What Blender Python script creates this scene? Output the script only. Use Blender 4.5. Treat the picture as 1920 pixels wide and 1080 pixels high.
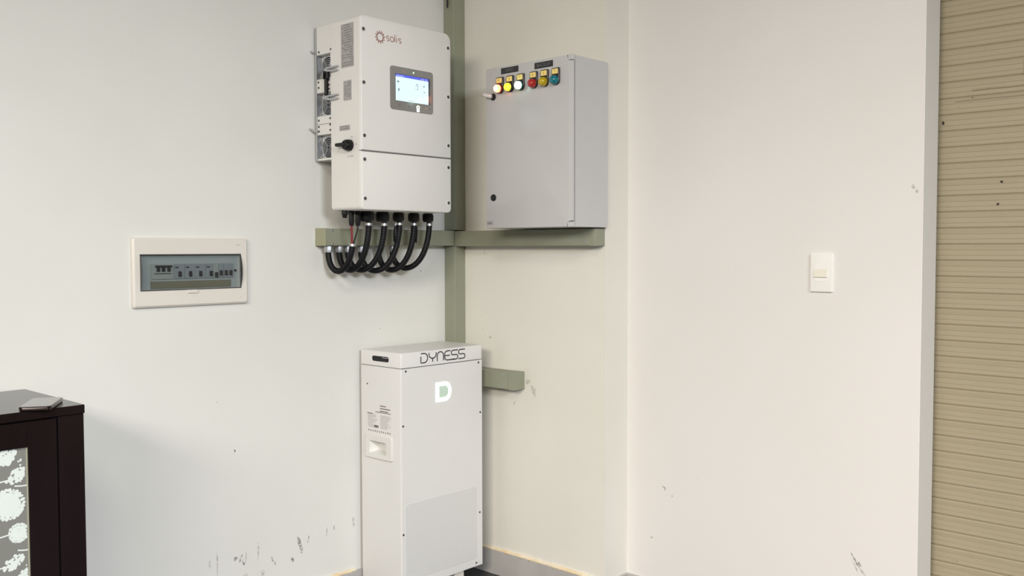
import bpy, bmesh, math, random
from mathutils import Vector, Matrix

for o in list(bpy.data.objects):
    bpy.data.objects.remove(o, do_unlink=True)
SC = bpy.context.scene
COL = SC.collection
random.seed(7)

# ------------------------------------------------------------------ camera
YAW, PITCH, ROLL = math.radians(-42.4786), math.radians(-2.4057), math.radians(-0.0963)
cd = bpy.data.cameras.new('camera')
cd.sensor_fit = 'HORIZONTAL'; cd.sensor_width = 36.0
cd.lens = 36.0 * 1755.87 / 1920.0
cd.clip_start = 0.05; cd.clip_end = 60
cam = bpy.data.objects.new('camera', cd); COL.objects.link(cam)
fw = Vector((math.sin(YAW)*math.cos(PITCH), math.cos(YAW)*math.cos(PITCH), math.sin(PITCH)))
rt = Vector((math.cos(YAW), -math.sin(YAW), 0)); up = rt.cross(fw)
rt, up = math.cos(ROLL)*rt + math.sin(ROLL)*up, -math.sin(ROLL)*rt + math.cos(ROLL)*up
M = Matrix((rt, up, -fw)).transposed().to_4x4()
M.translation = Vector((2.783, -2.692, 1.304))
cam.matrix_world = M
SC.camera = cam

# ------------------------------------------------------------------ world and daylight
w = bpy.data.worlds.new('sky'); SC.world = w; w.use_nodes = True
bg = w.node_tree.nodes['Background']
bg.inputs[0].default_value = (0.80, 0.90, 1.0, 1); bg.inputs[1].default_value = 0.1

def area(name, loc, target, sx, sy, power, col, spread=180):
    l = bpy.data.lights.new(name, 'AREA'); l.shape = 'RECTANGLE'; l.size = sx; l.size_y = sy
    l.energy = power; l.color = col; l.spread = math.radians(spread)
    o = bpy.data.objects.new(name, l); COL.objects.link(o)
    o.location = loc
    o.rotation_euler = (Vector(target)-Vector(loc)).to_track_quat('-Z', 'Y').to_euler()
    return o
# daylight through the tall rear doorway and side doorway, and a square ceiling panel lamp behind the viewpoint
area('rear_door_daylight', (2.9, -4.95, 2.5), (1.9, 0, -0.6), 2.2, 0.7, 54.3, (1.000, 0.921, 0.820), 90)
area('side_door_daylight', (5.45, -2.6, 2.5), (0, -1.8, -0.6), 1.4, 0.6, 53.5, (0.891, 0.937, 1.000), 90)
area('ceiling_panel_light', (2.8, -3.3, 3.3), (2.8, -3.3, 0), 0.9, 0.9, 55, (1.000, 0.956, 0.825), 180)

SC.view_settings.view_transform = 'Standard'
SC.view_settings.look = 'None'
SC.view_settings.gamma = 1.0
SC.view_settings.exposure = 0.05
SC.view_settings.use_curve_mapping = False

# ------------------------------------------------------------------ materials
def mat(name, col, rough=0.5, metal=0.0, emit=None, estr=0.0, coat=0.0, spec=0.5, alpha=None):
    m = bpy.data.materials.new(name); m.use_nodes = True
    b = m.node_tree.nodes['Principled BSDF']
    b.inputs['Base Color'].default_value = (*col, 1)
    b.inputs['Roughness'].default_value = rough
    b.inputs['Metallic'].default_value = metal
    b.inputs['Specular IOR Level'].default_value = spec
    b.inputs['Coat Weight'].default_value = coat
    b.inputs['Coat Roughness'].default_value = 0.08
    if emit:
        b.inputs['Emission Color'].default_value = (*emit, 1)
        b.inputs['Emission Strength'].default_value = estr
    return m

def noise_col(m, c1, c2, scale=3.0, detail=4, lo=0.35, hi=0.65, bump=0.0, bscale=60, stretch=(1,1,1), dist=0.001):
    nt = m.node_tree; N = nt.nodes; L = nt.links; b = N['Principled BSDF']
    tc = N.new('ShaderNodeTexCoord'); mp = N.new('ShaderNodeMapping'); mp.inputs['Scale'].default_value = stretch
    L.new(tc.outputs['Object'], mp.inputs['Vector'])
    n = N.new('ShaderNodeTexNoise'); n.inputs['Scale'].default_value = scale; n.inputs['Detail'].default_value = detail
    L.new(mp.outputs[0], n.inputs['Vector'])
    r = N.new('ShaderNodeValToRGB')
    r.color_ramp.elements[0].position = lo; r.color_ramp.elements[0].color = (*c1, 1)
    r.color_ramp.elements[1].position = hi; r.color_ramp.elements[1].color = (*c2, 1)
    L.new(n.outputs['Fac'], r.inputs[0]); L.new(r.outputs[0], b.inputs['Base Color'])
    if bump:
        n2 = N.new('ShaderNodeTexNoise'); n2.inputs['Scale'].default_value = bscale; n2.inputs['Detail'].default_value = 3
        L.new(mp.outputs[0], n2.inputs['Vector'])
        bp = N.new('ShaderNodeBump'); bp.inputs['Strength'].default_value = bump; bp.inputs['Distance'].default_value = dist
        L.new(n2.outputs['Fac'], bp.inputs['Height']); L.new(bp.outputs[0], b.inputs['Normal'])
    return m

WALL = noise_col(mat('wall_paint', (.8,.8,.75), 0.55, spec=0.3), (0.735, 0.730, 0.690), (0.765, 0.757, 0.722), 2.2, 5, bump=0.25, bscale=25)
WALLA = noise_col(mat('wall_paint_cream', (.8,.8,.75), 0.55, spec=0.3), (0.745, 0.725, 0.655), (0.775, 0.755, 0.69), 2.2, 5, bump=0.25, bscale=25)
ENDP = mat('grey_plaster_edge', (0.82,0.805,0.785), 0.6)
WALLR = noise_col(mat('wall_paint_right', (.8,.8,.75), 0.55, spec=0.3), (0.755, 0.73, 0.705), (0.775, 0.75, 0.73), 1.8, 4, bump=0.25, bscale=25)
CEIL = noise_col(mat('ceiling_bounce_tone', (.25,.2,.15), 0.8), (0.22,0.15,0.065), (0.27,0.19,0.085), 4)  # unseen ceiling; brown chosen so the upper walls turn darker and warmer
ROOM = mat('unseen_wall_bounce_tone', (0.52,0.42,0.25), 0.7)  # unseen walls; brownish colour chosen to warm the indirect light
FLOOR = noise_col(mat('dark_floor_tile', (.02,.02,.02), 0.35), (0.012,0.012,0.014), (0.03,0.03,0.033), 6)
BASE = noise_col(mat('grey_baseboard_tile', (.4,.4,.4), 0.4), (0.42,0.405,0.39), (0.48,0.465,0.45), 8)
SEAL = noise_col(mat('yellowed_sealant', (.8,.7,.5), 0.6), (0.80,0.62,0.38), (0.84,0.76,0.60), 9)
SIDING = noise_col(mat('beige_siding', (.4,.35,.25), 0.5), (0.355,0.305,0.205), (0.405,0.35,0.24), 3, bump=0.3, bscale=14, stretch=(0.35,1,6), dist=0.002)
GROOVE = mat('siding_groove', (0.31,0.265,0.18), 0.7)
GREEN = noise_col(mat('olive_trunking', (.2,.22,.16), 0.45), (0.265,0.275,0.20), (0.285,0.295,0.22), 5)
GREEN2 = mat('olive_trunking_cap', (0.34,0.335,0.22), 0.45)
WHITE = noise_col(mat('white_powder_coat', (.8,.8,.8), 0.42), (0.80,0.785,0.755), (0.82,0.805,0.775), 4, bump=0.15, bscale=500, dist=0.0003)
BWHITE = noise_col(mat('white_battery_coat', (.8,.8,.8), 0.42), (0.74,0.73,0.715), (0.76,0.75,0.735), 4, bump=0.15, bscale=500, dist=0.0003)
VENT = noise_col(mat('perforated_white', (.7,.7,.7), 0.5), (0.665,0.66,0.65), (0.70,0.695,0.685), 400, 1, bump=0.5, bscale=450, dist=0.0006)
GREY = noise_col(mat('grey_glossy_enamel', (.45,.46,.47), 0.22, coat=0.25), (0.535,0.53,0.53), (0.55,0.545,0.545), 3, bump=0.1, bscale=12, dist=0.001)
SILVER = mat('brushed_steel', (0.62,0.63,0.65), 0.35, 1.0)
ZINC = mat('zinc_fitting', (0.55,0.56,0.58), 0.42, 1.0)
BLACK = mat('black_plastic', (0.006,0.006,0.007), 0.42, spec=0.3)
RUBBER = mat('black_conduit', (0.004,0.004,0.006), 0.45, spec=0.25)
DARK = mat('dark_void', (0.01,0.01,0.01), 0.7)
SEAM = mat('grey_seam', (0.16,0.155,0.15), 0.7)
SCREW = mat('grey_screw', (0.10,0.10,0.10), 0.45, 0.5)
RING = mat('screw_recess', (0.62,0.61,0.59), 0.5)
LABEL = noise_col(mat('grey_label', (.35,.35,.35), 0.5), (0.36,0.35,0.345), (0.43,0.42,0.41), 60)
PRINT = mat('label_print', (0.15,0.145,0.15), 0.6)
FAINT = mat('faint_print', (0.50,0.47,0.47), 0.6)
STICK = mat('white_sticker', (0.76,0.73,0.72), 0.45)
LOGO = mat('logo_rust', (0.36,0.15,0.115), 0.5)
INK = mat('logo_ink', (0.045,0.04,0.055), 0.5)
PANEL = mat('grey_display_bezel', (0.25,0.245,0.23), 0.16, coat=0.5)
LCDF = mat('display_border', (0.05,0.045,0.08), 0.1, coat=0.5)
def screen_mat(name, col, s):
    return mat(name, (0.02,0.02,0.02), 0.12, emit=col, estr=s, coat=0.5)
SCREEN = screen_mat('screen_glow', (0.78,0.98,1.0), 1.0)
HEADER = screen_mat('screen_header', (0.08,0.11,0.80), 0.95)
HEADT = screen_mat('screen_header_text', (0.35,0.42,0.95), 0.9)
ICON = screen_mat('screen_icon', (0.30,0.50,0.55), 0.6)
LEDG = mat('green_led', (0.3,0.8,0.4), 0.3, emit=(0.5,1.0,0.55), estr=2.2)
LEDO = mat('dim_orange_led', (0.65,0.32,0.25), 0.4)
LEDW = mat('white_key_light', (0.9,0.95,0.92), 0.3, emit=(0.85,1.0,0.93), estr=1.3)
def lamp(name, col, emit=None, s=0):
    return mat(name, col, 0.2, emit=emit, estr=s, coat=0.4)
L_RED = lamp('lit_red_lens', (0.8,0.1,0.05), (1.0,0.26,0.12), 3.6)
L_REDH = lamp('lit_red_hot', (0.9,0.6,0.4), (1.0,0.72,0.42), 3.0)
L_YEL = lamp('lit_yellow_lens', (0.9,0.7,0.05), (1.0,0.83,0.03), 1.15)
L_GRN = lamp('lit_green_lens', (0.6,0.9,0.75), (0.66,1.0,0.84), 3.2)
D_RED = lamp('red_lens', (0.42,0.02,0.02)); D_YEL = lamp('yellow_lens', (0.52,0.37,0.01)); D_BLU = lamp('teal_lens', (0.0,0.17,0.22))
YTAG = mat('yellow_tag', (0.92,0.72,0.24), 0.45)
TAGINK = mat('tag_ink', (0.30,0.20,0.03), 0.6)
BEZEL = mat('lamp_bezel', (0.02,0.012,0.01), 0.35)
PLATE = mat('black_nameplate', (0.015,0.015,0.017), 0.3)
PLATET = mat('nameplate_lettering', (0.13,0.13,0.14), 0.4)
CREAM = noise_col(mat('cream_plastic', (.7,.68,.6), 0.38), (0.72,0.68,0.62), (0.74,0.70,0.64), 4)
TRAY = mat('grey_inner_tray', (0.60,0.62,0.62), 0.5)
BRK = mat('breaker_body', (0.40,0.42,0.45), 0.4)
BRK2 = mat('breaker_body_pale', (0.50,0.52,0.50), 0.4)
TOG = mat('breaker_toggle', (0.02,0.02,0.03), 0.4)
CARD = mat('brown_card_strip', (0.30,0.27,0.19), 0.6)
SWW = mat('white_switch', (0.88,0.86,0.83), 0.22, coat=0.3)
SWY = mat('ivory_rocker', (0.80,0.765,0.67), 0.3)
WOOD = noise_col(mat('espresso_wood', (.01,.01,.01), 0.16), (0.0075,0.0045,0.005), (0.012,0.007,0.008), 8, stretch=(1,1,0.15))
GAPM = mat('door_gap', (0.001,0.001,0.001), 0.8)
FROST = mat('frosted_glass', (0.22,0.22,0.20), 0.28)
DAND = mat('dandelion_white', (0.68,0.74,0.70), 0.5)
EDGE = mat('glass_edge', (0.38,0.37,0.28), 0.3)
PHB = mat('phone_body', (0.02,0.012,0.010), 0.25, 0.4); PHG = mat('phone_glass', (0.02,0.022,0.022), 0.12, coat=0.6)
DPAN = mat('logo_window', (0.48,0.60,0.50), 0.35, emit=(0.55,0.72,0.58), estr=0.18)
DLIT = mat('logo_light', (0.9,1,0.95), 0.3, emit=(0.88,1.0,0.94), estr=1.25)
RED = mat('red_cable', (0.22,0.03,0.035), 0.5, spec=0.3)
CAB = mat('white_cable', (0.72,0.66,0.64), 0.4)
def scuff(name, col, a):
    m = mat(name, col, 0.7); nt = m.node_tree; N = nt.nodes
    b = N['Principled BSDF']; tc = N.new('ShaderNodeTexCoord'); n = N.new('ShaderNodeTexNoise')
    n.inputs['Scale'].default_value = 90; n.inputs['Detail'].default_value = 3
    r = N.new('ShaderNodeMapRange'); r.inputs[1].default_value = .35; r.inputs[2].default_value = .62; r.inputs[4].default_value = a
    nt.links.new(tc.outputs['Object'], n.inputs['Vector']); nt.links.new(n.outputs['Fac'], r.inputs[0])
    nt.links.new(r.outputs[0], b.inputs['Alpha']); return m
SCUFF = scuff('grey_scuff', (0.26,0.25,0.235), 0.62)
SCUFFL = scuff('faint_scuff', (0.40,0.38,0.34), 0.38)
SPOT = mat('dark_spot', (0.03,0.025,0.02), 0.8)
def smoky():
    m = bpy.data.materials.new('smoky_cover'); m.use_nodes = True; nt = m.node_tree; N = nt.nodes; N.clear()
    o = N.new('ShaderNodeOutputMaterial'); t = N.new('ShaderNodeBsdfTransparent'); g = N.new('ShaderNodeBsdfGlossy')
    t.inputs[0].default_value = (0.60,0.645,0.65,1); g.inputs['Roughness'].default_value = 0.3
    mx = N.new('ShaderNodeMixShader'); mx.inputs[0].default_value = 0.06
    nt.links.new(t.outputs[0], mx.inputs[1]); nt.links.new(g.outputs[0], mx.inputs[2])
    nt.links.new(mx.outputs[0], o.inputs[0]); return m
SMOKE = smoky()

# ------------------------------------------------------------------ mesh helpers (all in world coordinates)
ROOT = {}
def B(): return bmesh.new()
def box(bm, x0, x1, y0, y1, z0, z1, bev=0.0, seg=2):
    r = bmesh.ops.create_cube(bm, size=1.0)
    for v in r['verts']:
        v.co = Vector(((x0+x1)/2+v.co.x*(x1-x0), (y0+y1)/2+v.co.y*(y1-y0), (z0+z1)/2+v.co.z*(z1-z0)))
    if bev:
        es = list({e for v in r['verts'] for e in v.link_edges})
        bmesh.ops.bevel(bm, geom=es, offset=bev, segments=seg, profile=0.5, affect='EDGES')
    return bm
AX = {'x': lambda a,u,v: Vector((a,u,v)), 'y': lambda a,u,v: Vector((u,a,v)), 'z': lambda a,u,v: Vector((u,v,a))}
def rrect(u0,u1,v0,v1,r,n=5):
    rs = r if isinstance(r,(list,tuple)) else [r]*4        # corners: u0v0, u1v0, u1v1, u0v1
    pts = []
    for (cu,cv,su,sv,a0,rr) in ((u0,v0,1,1,180,rs[0]),(u1,v0,-1,1,270,rs[1]),(u1,v1,-1,-1,0,rs[2]),(u0,v1,1,-1,90,rs[3])):
        for i in range(n+1):
            a = math.radians(a0+90*i/n)
            pts.append((cu+su*rr+rr*math.cos(a), cv+sv*rr+rr*math.sin(a)))
    return pts
def loft(bm, axis, rings, cap0=True, cap1=True):
    f = AX[axis]; R = [[bm.verts.new(f(a,u,v)) for u,v in p] for a,p in rings]
    for A,Bq in zip(R,R[1:]):
        n = len(A)
        for i in range(n): bm.faces.new((A[i],A[(i+1)%n],Bq[(i+1)%n],Bq[i]))
    if cap0: bm.faces.new(R[0][::-1])
    if cap1: bm.faces.new(R[-1])
    return bm
def rprism(bm, axis, u0,u1,v0,v1, r, steps, n=5):
    rs = r if isinstance(r,(list,tuple)) else [r]*4
    return loft(bm, axis, [(a, rrect(u0+i,u1-i,v0+i,v1-i,[max(q-i,0.0004) for q in rs],n)) for a,i in steps])
def prism(bm, axis, poly, a0, a1): return loft(bm, axis, [(a0,poly),(a1,poly)])
def cyl(bm, axis, cu, cv, steps, n=20):
    return loft(bm, axis, [(a,[(cu+r*math.cos(2*math.pi*i/n), cv+r*math.sin(2*math.pi*i/n)) for i in range(n)]) for a,r in steps])
def tube(bm, pts, r, n=10, cap=True):
    pts = [Vector(p) for p in pts]; rs = r if isinstance(r,(list,tuple)) else [r]*len(pts)
    ref = Vector((0.31,0.17,0.93)); rings = []; prev = None
    for i,p in enumerate(pts):
        t = (pts[min(i+1,len(pts)-1)]-pts[max(i-1,0)]).normalized()
        if prev is None: a = t.cross(ref).normalized()
        else: a = (prev - t*prev.dot(t)).normalized()
        prev = a; b = t.cross(a)
        rings.append([bm.verts.new(p+rs[i]*(a*math.cos(2*math.pi*k/n)+b*math.sin(2*math.pi*k/n))) for k in range(n)])
    for A,Q in zip(rings,rings[1:]):
        for k in range(n): bm.faces.new((A[k],A[(k+1)%n],Q[(k+1)%n],Q[k]))
    if cap: bm.faces.new(rings[0][::-1]); bm.faces.new(rings[-1])
    return bm
def torus(bm, axis, a, cu, cv, R, r, n=28, m=6):
    f = AX[axis]; rings = []
    for i in range(n):
        t = 2*math.pi*i/n
        rings.append([bm.verts.new(f(a+r*math.sin(2*math.pi*k/m), cu+(R+r*math.cos(2*math.pi*k/m))*math.cos(t), cv+(R+r*math.cos(2*math.pi*k/m))*math.sin(t))) for k in range(m)])
    for i in range(n):
        A,Q = rings[i], rings[(i+1)%n]
        for k in range(m): bm.faces.new((A[k],A[(k+1)%m],Q[(k+1)%m],Q[k]))
    return bm
def stroke(bm, axis, pts, width, a0, a1, closed=False):
    """flat raised line of the given width following a 2D path"""
    P = [Vector((p[0],p[1])) for p in pts]; n = len(P); Lh = []
    for i in range(n):
        if closed: t = P[(i+1)%n]-P[i-1]
        else: t = P[min(i+1,n-1)]-P[max(i-1,0)]
        t.normalize(); nn = Vector((-t.y,t.x))*width/2
        Lh.append((P[i]+nn, P[i]-nn))
    f = AX[axis]
    V = [[bm.verts.new(f(a,q.x,q.y)) for (q,a) in ((l,a0),(l,a1),(r_,a1),(r_,a0))] for l,r_ in Lh]
    for i in range(n if closed else n-1):
        A,Q = V[i],V[(i+1)%n]
        for k in range(4): bm.faces.new((A[k],A[(k+1)%4],Q[(k+1)%4],Q[k]))
    if not closed: bm.faces.new(V[0]); bm.faces.new(V[-1][::-1])
    return bm
def obj(name, bm, m, parent=None, smooth=None, label=None):
    bmesh.ops.recalc_face_normals(bm, faces=bm.faces[:])
    me = bpy.data.meshes.new(name)
    if parent is not None:
        bm.transform(Matrix.Translation(-ROOT[parent.name]))
    bm.to_mesh(me); bm.free()
    me.materials.append(m)
    o = bpy.data.objects.new(name, me); COL.objects.link(o)
    if parent is not None:
        o.parent = parent; ROOT[o.name] = ROOT[parent.name]
    else: ROOT[o.name] = Vector((0,0,0))
    if smooth is not None:
        for p in me.polygons: p.use_smooth = True
        me.set_sharp_from_angle(angle=math.radians(smooth))
    if label: o['label'] = label
    return o
def copy_part(src, delta, parent):
    c = src.copy(); COL.objects.link(c); c.parent = parent; c.location = src.location + Vector(delta)
    ROOT[c.name] = ROOT[parent.name]; return c
def thing(name, label, cat, loc, group=None):
    o = bpy.data.objects.new(name, None); COL.objects.link(o); o.empty_display_size = 0.05
    o.location = loc; o['label'] = label; o['category'] = cat
    if group: o['group'] = group
    ROOT[o.name] = Vector(loc); return o
def struct(name, bm, m, label, cat, smooth=None):
    o = obj(name, bm, m, None, smooth); o['kind'] = 'structure'; o['label'] = label; o['category'] = cat; return o
def text_bm(s, size):
    cu = bpy.data.curves.new('lettering','FONT'); cu.body = s; cu.size = size; cu.align_x = 'CENTER'; cu.align_y = 'CENTER'; cu.resolution_u = 3
    o = bpy.data.objects.new('lettering', cu); COL.objects.link(o)
    bpy.context.view_layer.update()
    dg = bpy.context.evaluated_depsgraph_get(); me = bpy.data.meshes.new_from_object(o.evaluated_get(dg))
    bm = bmesh.new(); bm.from_mesh(me); bpy.data.meshes.remove(me)
    bpy.data.objects.remove(o); bpy.data.curves.remove(cu); return bm
def arc(cu,cv,ru,rv,a0,a1,n=8):
    return [(cu+ru*math.cos(math.radians(a0+(a1-a0)*i/n)), cv+rv*math.sin(math.radians(a0+(a1-a0)*i/n))) for i in range(n+1)]

# ------------------------------------------------------------------ the setting
STEP = 0.771; REC = 0.137; WEND = 1.817; WBACK = 0.253; PY = 0.30
YR = -5.2; XR = 5.6; ZC = 3.4
struct('floor', box(B(), -0.3, XR+.2, YR-.2, 1.0, -0.1, 0), FLOOR, 'dark tiled floor glimpsed under the white battery', 'floor')
struct('ceiling', box(B(), -0.3, XR+.2, YR-.2, 1.0, ZC, ZC+.1), CEIL, 'unseen ceiling above the room, brown tone chosen to warm the bounced light', 'ceiling')
wl = struct('wall_left', box(B(), -0.15, 0, YR-.2, 0.3, 0, ZC), WALL, 'off-white painted left wall with grey scuffs low down', 'wall')
wb = struct('wall_back', box(B(), 0, STEP, 0, 0.3, 0, ZC), WALLA, 'cream painted wall section behind the grey control cabinet', 'wall')
wr = struct('wall_right', box(B(), STEP, WEND, REC, WBACK, 0, ZC), WALLR, 'recessed pinkish white wall carrying the light switch', 'wall')
obj('end_face', box(B(), WEND, WEND+.0015, REC+.001, WBACK, 0, ZC), ENDP, wr, None, 'greyer plaster on the wall end')
# side and rear walls of the room, with the two daylight openings
bm = B()
box(bm, -0.15, 0.75, YR-.15, YR, 0, ZC); box(bm, 3.85, XR+.15, YR-.15, YR, 0, ZC); box(bm, 0.75, 3.85, YR-.15, YR, 3.0, ZC)
struct('wall_rear', bm, ROOM, 'plain rear wall with a wide doorway, behind the viewpoint', 'wall')
bm = B()
box(bm, XR, XR+.15, YR, -3.65, 0, ZC); box(bm, XR, XR+.15, -0.95, 0.6, 0, ZC); box(bm, XR, XR+.15, -3.65, -0.95, 3.0, ZC)
struct('wall_side', bm, ROOM, 'plain side wall with a doorway, right of the viewpoint', 'wall')

# siding of narrow horizontal planks behind the end of the right wall
ws = struct('wall_siding', box(B(), 1.70, XR, PY+0.003, PY+0.05, 0, ZC), GROOVE, 'beige ribbed siding at the right edge beyond the wall end', 'siding')
PITCHS = 0.0488; z0 = 0.876 - 17*PITCHS
bm = B(); h = PITCHS-0.0026
prof = [(PY+.004,0.0),(PY+.0012,0.0012),(PY,0.004),(PY+.0005,h*.30),(PY+.0012,h*.32),(PY+.0004,h*.34),(PY+.0006,h*.64),(PY+.0013,h*.66),(PY+.0005,h*.68),(PY,h-.003),(PY+.0015,h),(PY+.004,h)]
loft(bm, 'x', [(1.72,prof),(3.6,prof)])
p0 = obj('siding_plank', bm, SIDING, ws)
for i in range(-1, 55):
    z = z0 + i*PITCHS
    if i == -1: p0.location.z = max(z,0.0) if z >= 0 else 0.0005; continue
    copy_part(p0, (0,0,z-p0.location.z), ws)

# baseboards and the yellowed bead along them
T = 0.009; BH = 0.098
bl = struct('baseboard_left', box(B(), 0, T, YR, -T, 0, BH, .001), BASE, 'grey tile baseboard along the left wall beside the battery', 'baseboard')
bb = struct('baseboard_back', box(B(), 0, STEP+T, -T, 0, 0, BH, .001), BASE, 'grey tile baseboard under the cream wall section', 'baseboard')
bm = B(); box(bm, STEP, STEP+T, 0, REC-T, 0, BH, .001); box(bm, STEP, WEND, REC-T, REC, 0, BH, .001)
br = struct('baseboard_right', bm, BASE, 'grey tile baseboard in the recess of the right wall', 'baseboard')
def bead(par, pts, r0):
    P=[]; R=[]
    for (a,b) in zip(pts,pts[1:]):
        for i in range(24):
            t=i/24; P.append(Vector(a).lerp(Vector(b),t)); R.append(r0*random.uniform(.6,1.5))
    obj('sealant_bead', tube(B(), P, R, 6), SEAL, par, 60, 'yellowed irregular sealant line')
bead(bl, [(0.003,-1.2,BH+.002),(0.003,-.5,BH+.002)], .006)
bead(bb, [(0.02,-.003,BH+.002),(0.38,-.003,BH+.003),(STEP-.01,-.003,BH+.001)], .007)

# scuffs, chips and stains: thin flat marks on the walls
def blob(axis, a, u, v, su, sv, tilt=0, n=14, seed=0):
    rnd = random.Random(seed); ct,st = math.cos(math.radians(tilt)), math.sin(math.radians(tilt))
    P=[]
    for i in range(n):
        t=2*math.pi*i/n; k=rnd.uniform(.65,1.15); x=su/2*k*math.cos(t); y=sv/2*k*math.sin(t)
        P.append((u+x*ct-y*st, v+x*st+y*ct))
    bm=B(); f=AX[axis]; bm.faces.new([bm.verts.new(f(a,*p)) for p in P]); return bm
E4=.0006
for i,(y,z,su,sv,t,m) in enumerate([(-1.098,.268,.006,.085,0,SCUFFL),(-1.125,.269,.010,.03,0,SCUFFL),(-1.031,.265,.016,.018,10,SCUFF),(-1.010,.262,.010,.03,-25,SCUFF),(-1.000,.246,.010,.03,15,SCUFF),
    (-.991,.258,.004,.04,-5,SCUFF),(-.943,.273,.006,.07,-3,SCUFFL),(-.889,.228,.008,.026,12,SCUFF),(-.878,.212,.006,.024,22,SCUFF),(-.805,.205,.012,.026,20,SCUFF),
    (-.777,.262,.016,.045,10,SCUFF),(-.769,.238,.014,.050,15,SCUFF),(-.737,.265,.005,.032,-12,SCUFF),(-.657,.269,.004,.040,-4,SCUFF),(-.624,.277,.008,.020,8,SCUFF),(-.926,.191,.014,.026,0,SCUFFL),(-.994,.199,.02,.012,0,SCUFFL),(-.535,.278,.010,.05,5,SCUFFL),(-1.027,.63,.004,.010,10,SPOT),(-1.09,.80,.003,.005,0,SCUFF)]):
    obj('scuff_mark', blob('x', E4, y, z, su, sv, t, seed=i), m, wl)
for i,(x,z,su,sv,t,m) in enumerate([(.931,.446,.012,.006,-20,SCUFF),(.937,.441,.004,.012,0,SCUFF),(.967,.42,.006,.008,0,SCUFF),(1.069,.50,.006,.007,0,SCUFF),(.881,.253,.014,.006,-25,SCUFFL),
    (1.628,.345,.006,.05,32,SCUFF),(1.640,.325,.006,.075,35,SCUFF),(1.652,.318,.010,.05,30,SCUFF),(1.632,.32,.005,.05,30,SCUFFL),(1.79,1.485,.012,.016,0,SCUFFL),(1.80,1.47,.010,.012,0,SCUFFL)]):
    obj('scuff_mark', blob('y', REC-E4, x, z, su, sv, t, seed=40+i), m, wr)
for i,(x,z,su,sv,t,m) in enumerate([(.17,1.29,.004,.02,10,SCUFFL),(.20,.95,.02,.010,0,SCUFFL),(.16,.985,.010,.008,0,SCUFFL),(.40,.79,.03,.02,0,SCUFFL),(.43,.76,.02,.05,20,SCUFFL),(.18,1.05,.01,.006,0,SCUFF),(.33,.70,.006,.02,0,SCUFFL)]):
    obj('scuff_mark', blob('y', -E4, x, z, su, sv, t, seed=70+i), m, wb)
for i,(y,z,su,sv) in enumerate([(-.19,1.215,.006,.010),(-.13,1.17,.005,.008),(-.40,1.0,.006,.004)]):
    obj('scuff_mark', blob('x', E4, y, z, su, sv, 0, seed=90+i), SCUFF, wl)
for i,(x,z,su,sv,m) in enumerate([(1.984,1.497,.009,.007,SPOT),(1.975,1.432,.009,.007,SPOT),(1.818,1.682,.008,.012,SPOT),(1.90,1.75,.004,.003,SPOT),(1.86,1.725,.006,.004,SCUFF),(1.93,1.89,.004,.004,SCUFF),(1.875,.35,.02,.006,SCUFFL)]):
    obj('scuff_mark', blob('y', PY-.0015, x, z, su, sv, 0, seed=100+i), m, ws)
def sline(pts, wd): return obj('scuff_mark', stroke(B(),'y',pts,wd,PY-.0018,PY-.001), GROOVE, ws)
sline([(1.90,1.772),(1.95,1.773),(2.0,1.771),(2.06,1.772),(2.2,1.772)], .004)
sline([(1.853,1.743),(1.92,1.744),(2.0,1.743),(2.06,1.743),(2.2,1.742)], .003)
sline([(2.0375,1.845),(2.039,1.82),(2.0365,1.803)], .004)

# ------------------------------------------------------------------ cable trunking
def tscrew(par, axis, a, u, v, sgn):
    return obj('screw', cyl(B(), axis, u, v, [(a,.0045),(a+sgn*.0015,.0042),(a+sgn*.0022,.0025)], 10), ZINC, par, 40)
TW=.06; ZT0,ZT1=1.316,1.377
def trunk(name, label, b, loc):
    t = thing(name, label, 'cable trunking', loc, 'olive cable trunking in the corner')
    box(bm:=B(), *b, .0015, 1); obj('channel', bm, GREEN, t); return t
t = trunk('cable_trunking', 'olive vertical cable trunking in the corner above the horizontal runs', (0,TW,-TW,0,ZT1+.002,ZC), (0.03,-.03,ZT1))
box(bm:=B(), TW,TW+.002,-TW+.002,-.001,ZT1+.003,ZC); obj('cover', bm, GREEN, t)
t = trunk('cable_trunking', 'olive vertical cable trunking in the corner running down behind the battery', (0,TW,-TW,0,BH,ZT0-.002), (0.03,-.03,BH))
t = trunk('cable_trunking', 'olive horizontal cable trunking on the left wall behind the black conduits', (0,.0585,-.692,-.0605,ZT0,ZT1), (.03,-.4,ZT0))
box(bm:=B(), .0,.0590,-.6945,-.692,ZT0-.001,ZT1+.001,.0006,1); obj('end_cap', bm, GREEN2, t)
for v in (ZT0+.006, ZT1-.008): tscrew(t,'x',.0585,-.663,v,1)
for y in (-.50,-.30): obj('joint', box(B(), .0583,.0592,y,y+.0012,ZT0,ZT1), SEAM, t)
t = trunk('cable_trunking', 'olive horizontal cable trunking below the grey control cabinet', (.0,.745,-.0585,0,ZT0-.002,ZT1-.002), (.4,-.03,ZT0))
box(bm:=B(), .746,.768,-.0595,0,ZT0-.003,ZT1-.002,.002,2); obj('end_cap', bm, GREEN, t)
tscrew(t,'y',-.0585,.722,ZT0+.012,-1); tscrew(t,'y',-.0585,.09,ZT0+.006,-1); tscrew(t,'y',-.0585,.09,ZT1-.008,-1)
t = trunk('cable_trunking', 'short olive cable trunking stub sticking out beside the battery', (.06,.352,-.061,0,.762,.829), (.2,-.03,.762))
box(bm:=B(), .353,.384,-.062,0,.761,.8295,.0015,2); obj('end_cap', bm, GREEN, t)
tscrew(t,'y',-.061,.325,.817,-1); tscrew(t,'y',-.061,.325,.770,-1)
bt = tube(B(), [(.030,-.0635,2.42),(.031,-.066,2.33),(.0302,-.0665,2.275),(.0302,-.0665,2.268)], [.0035,.0035,.0035,.002], 8)
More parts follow.
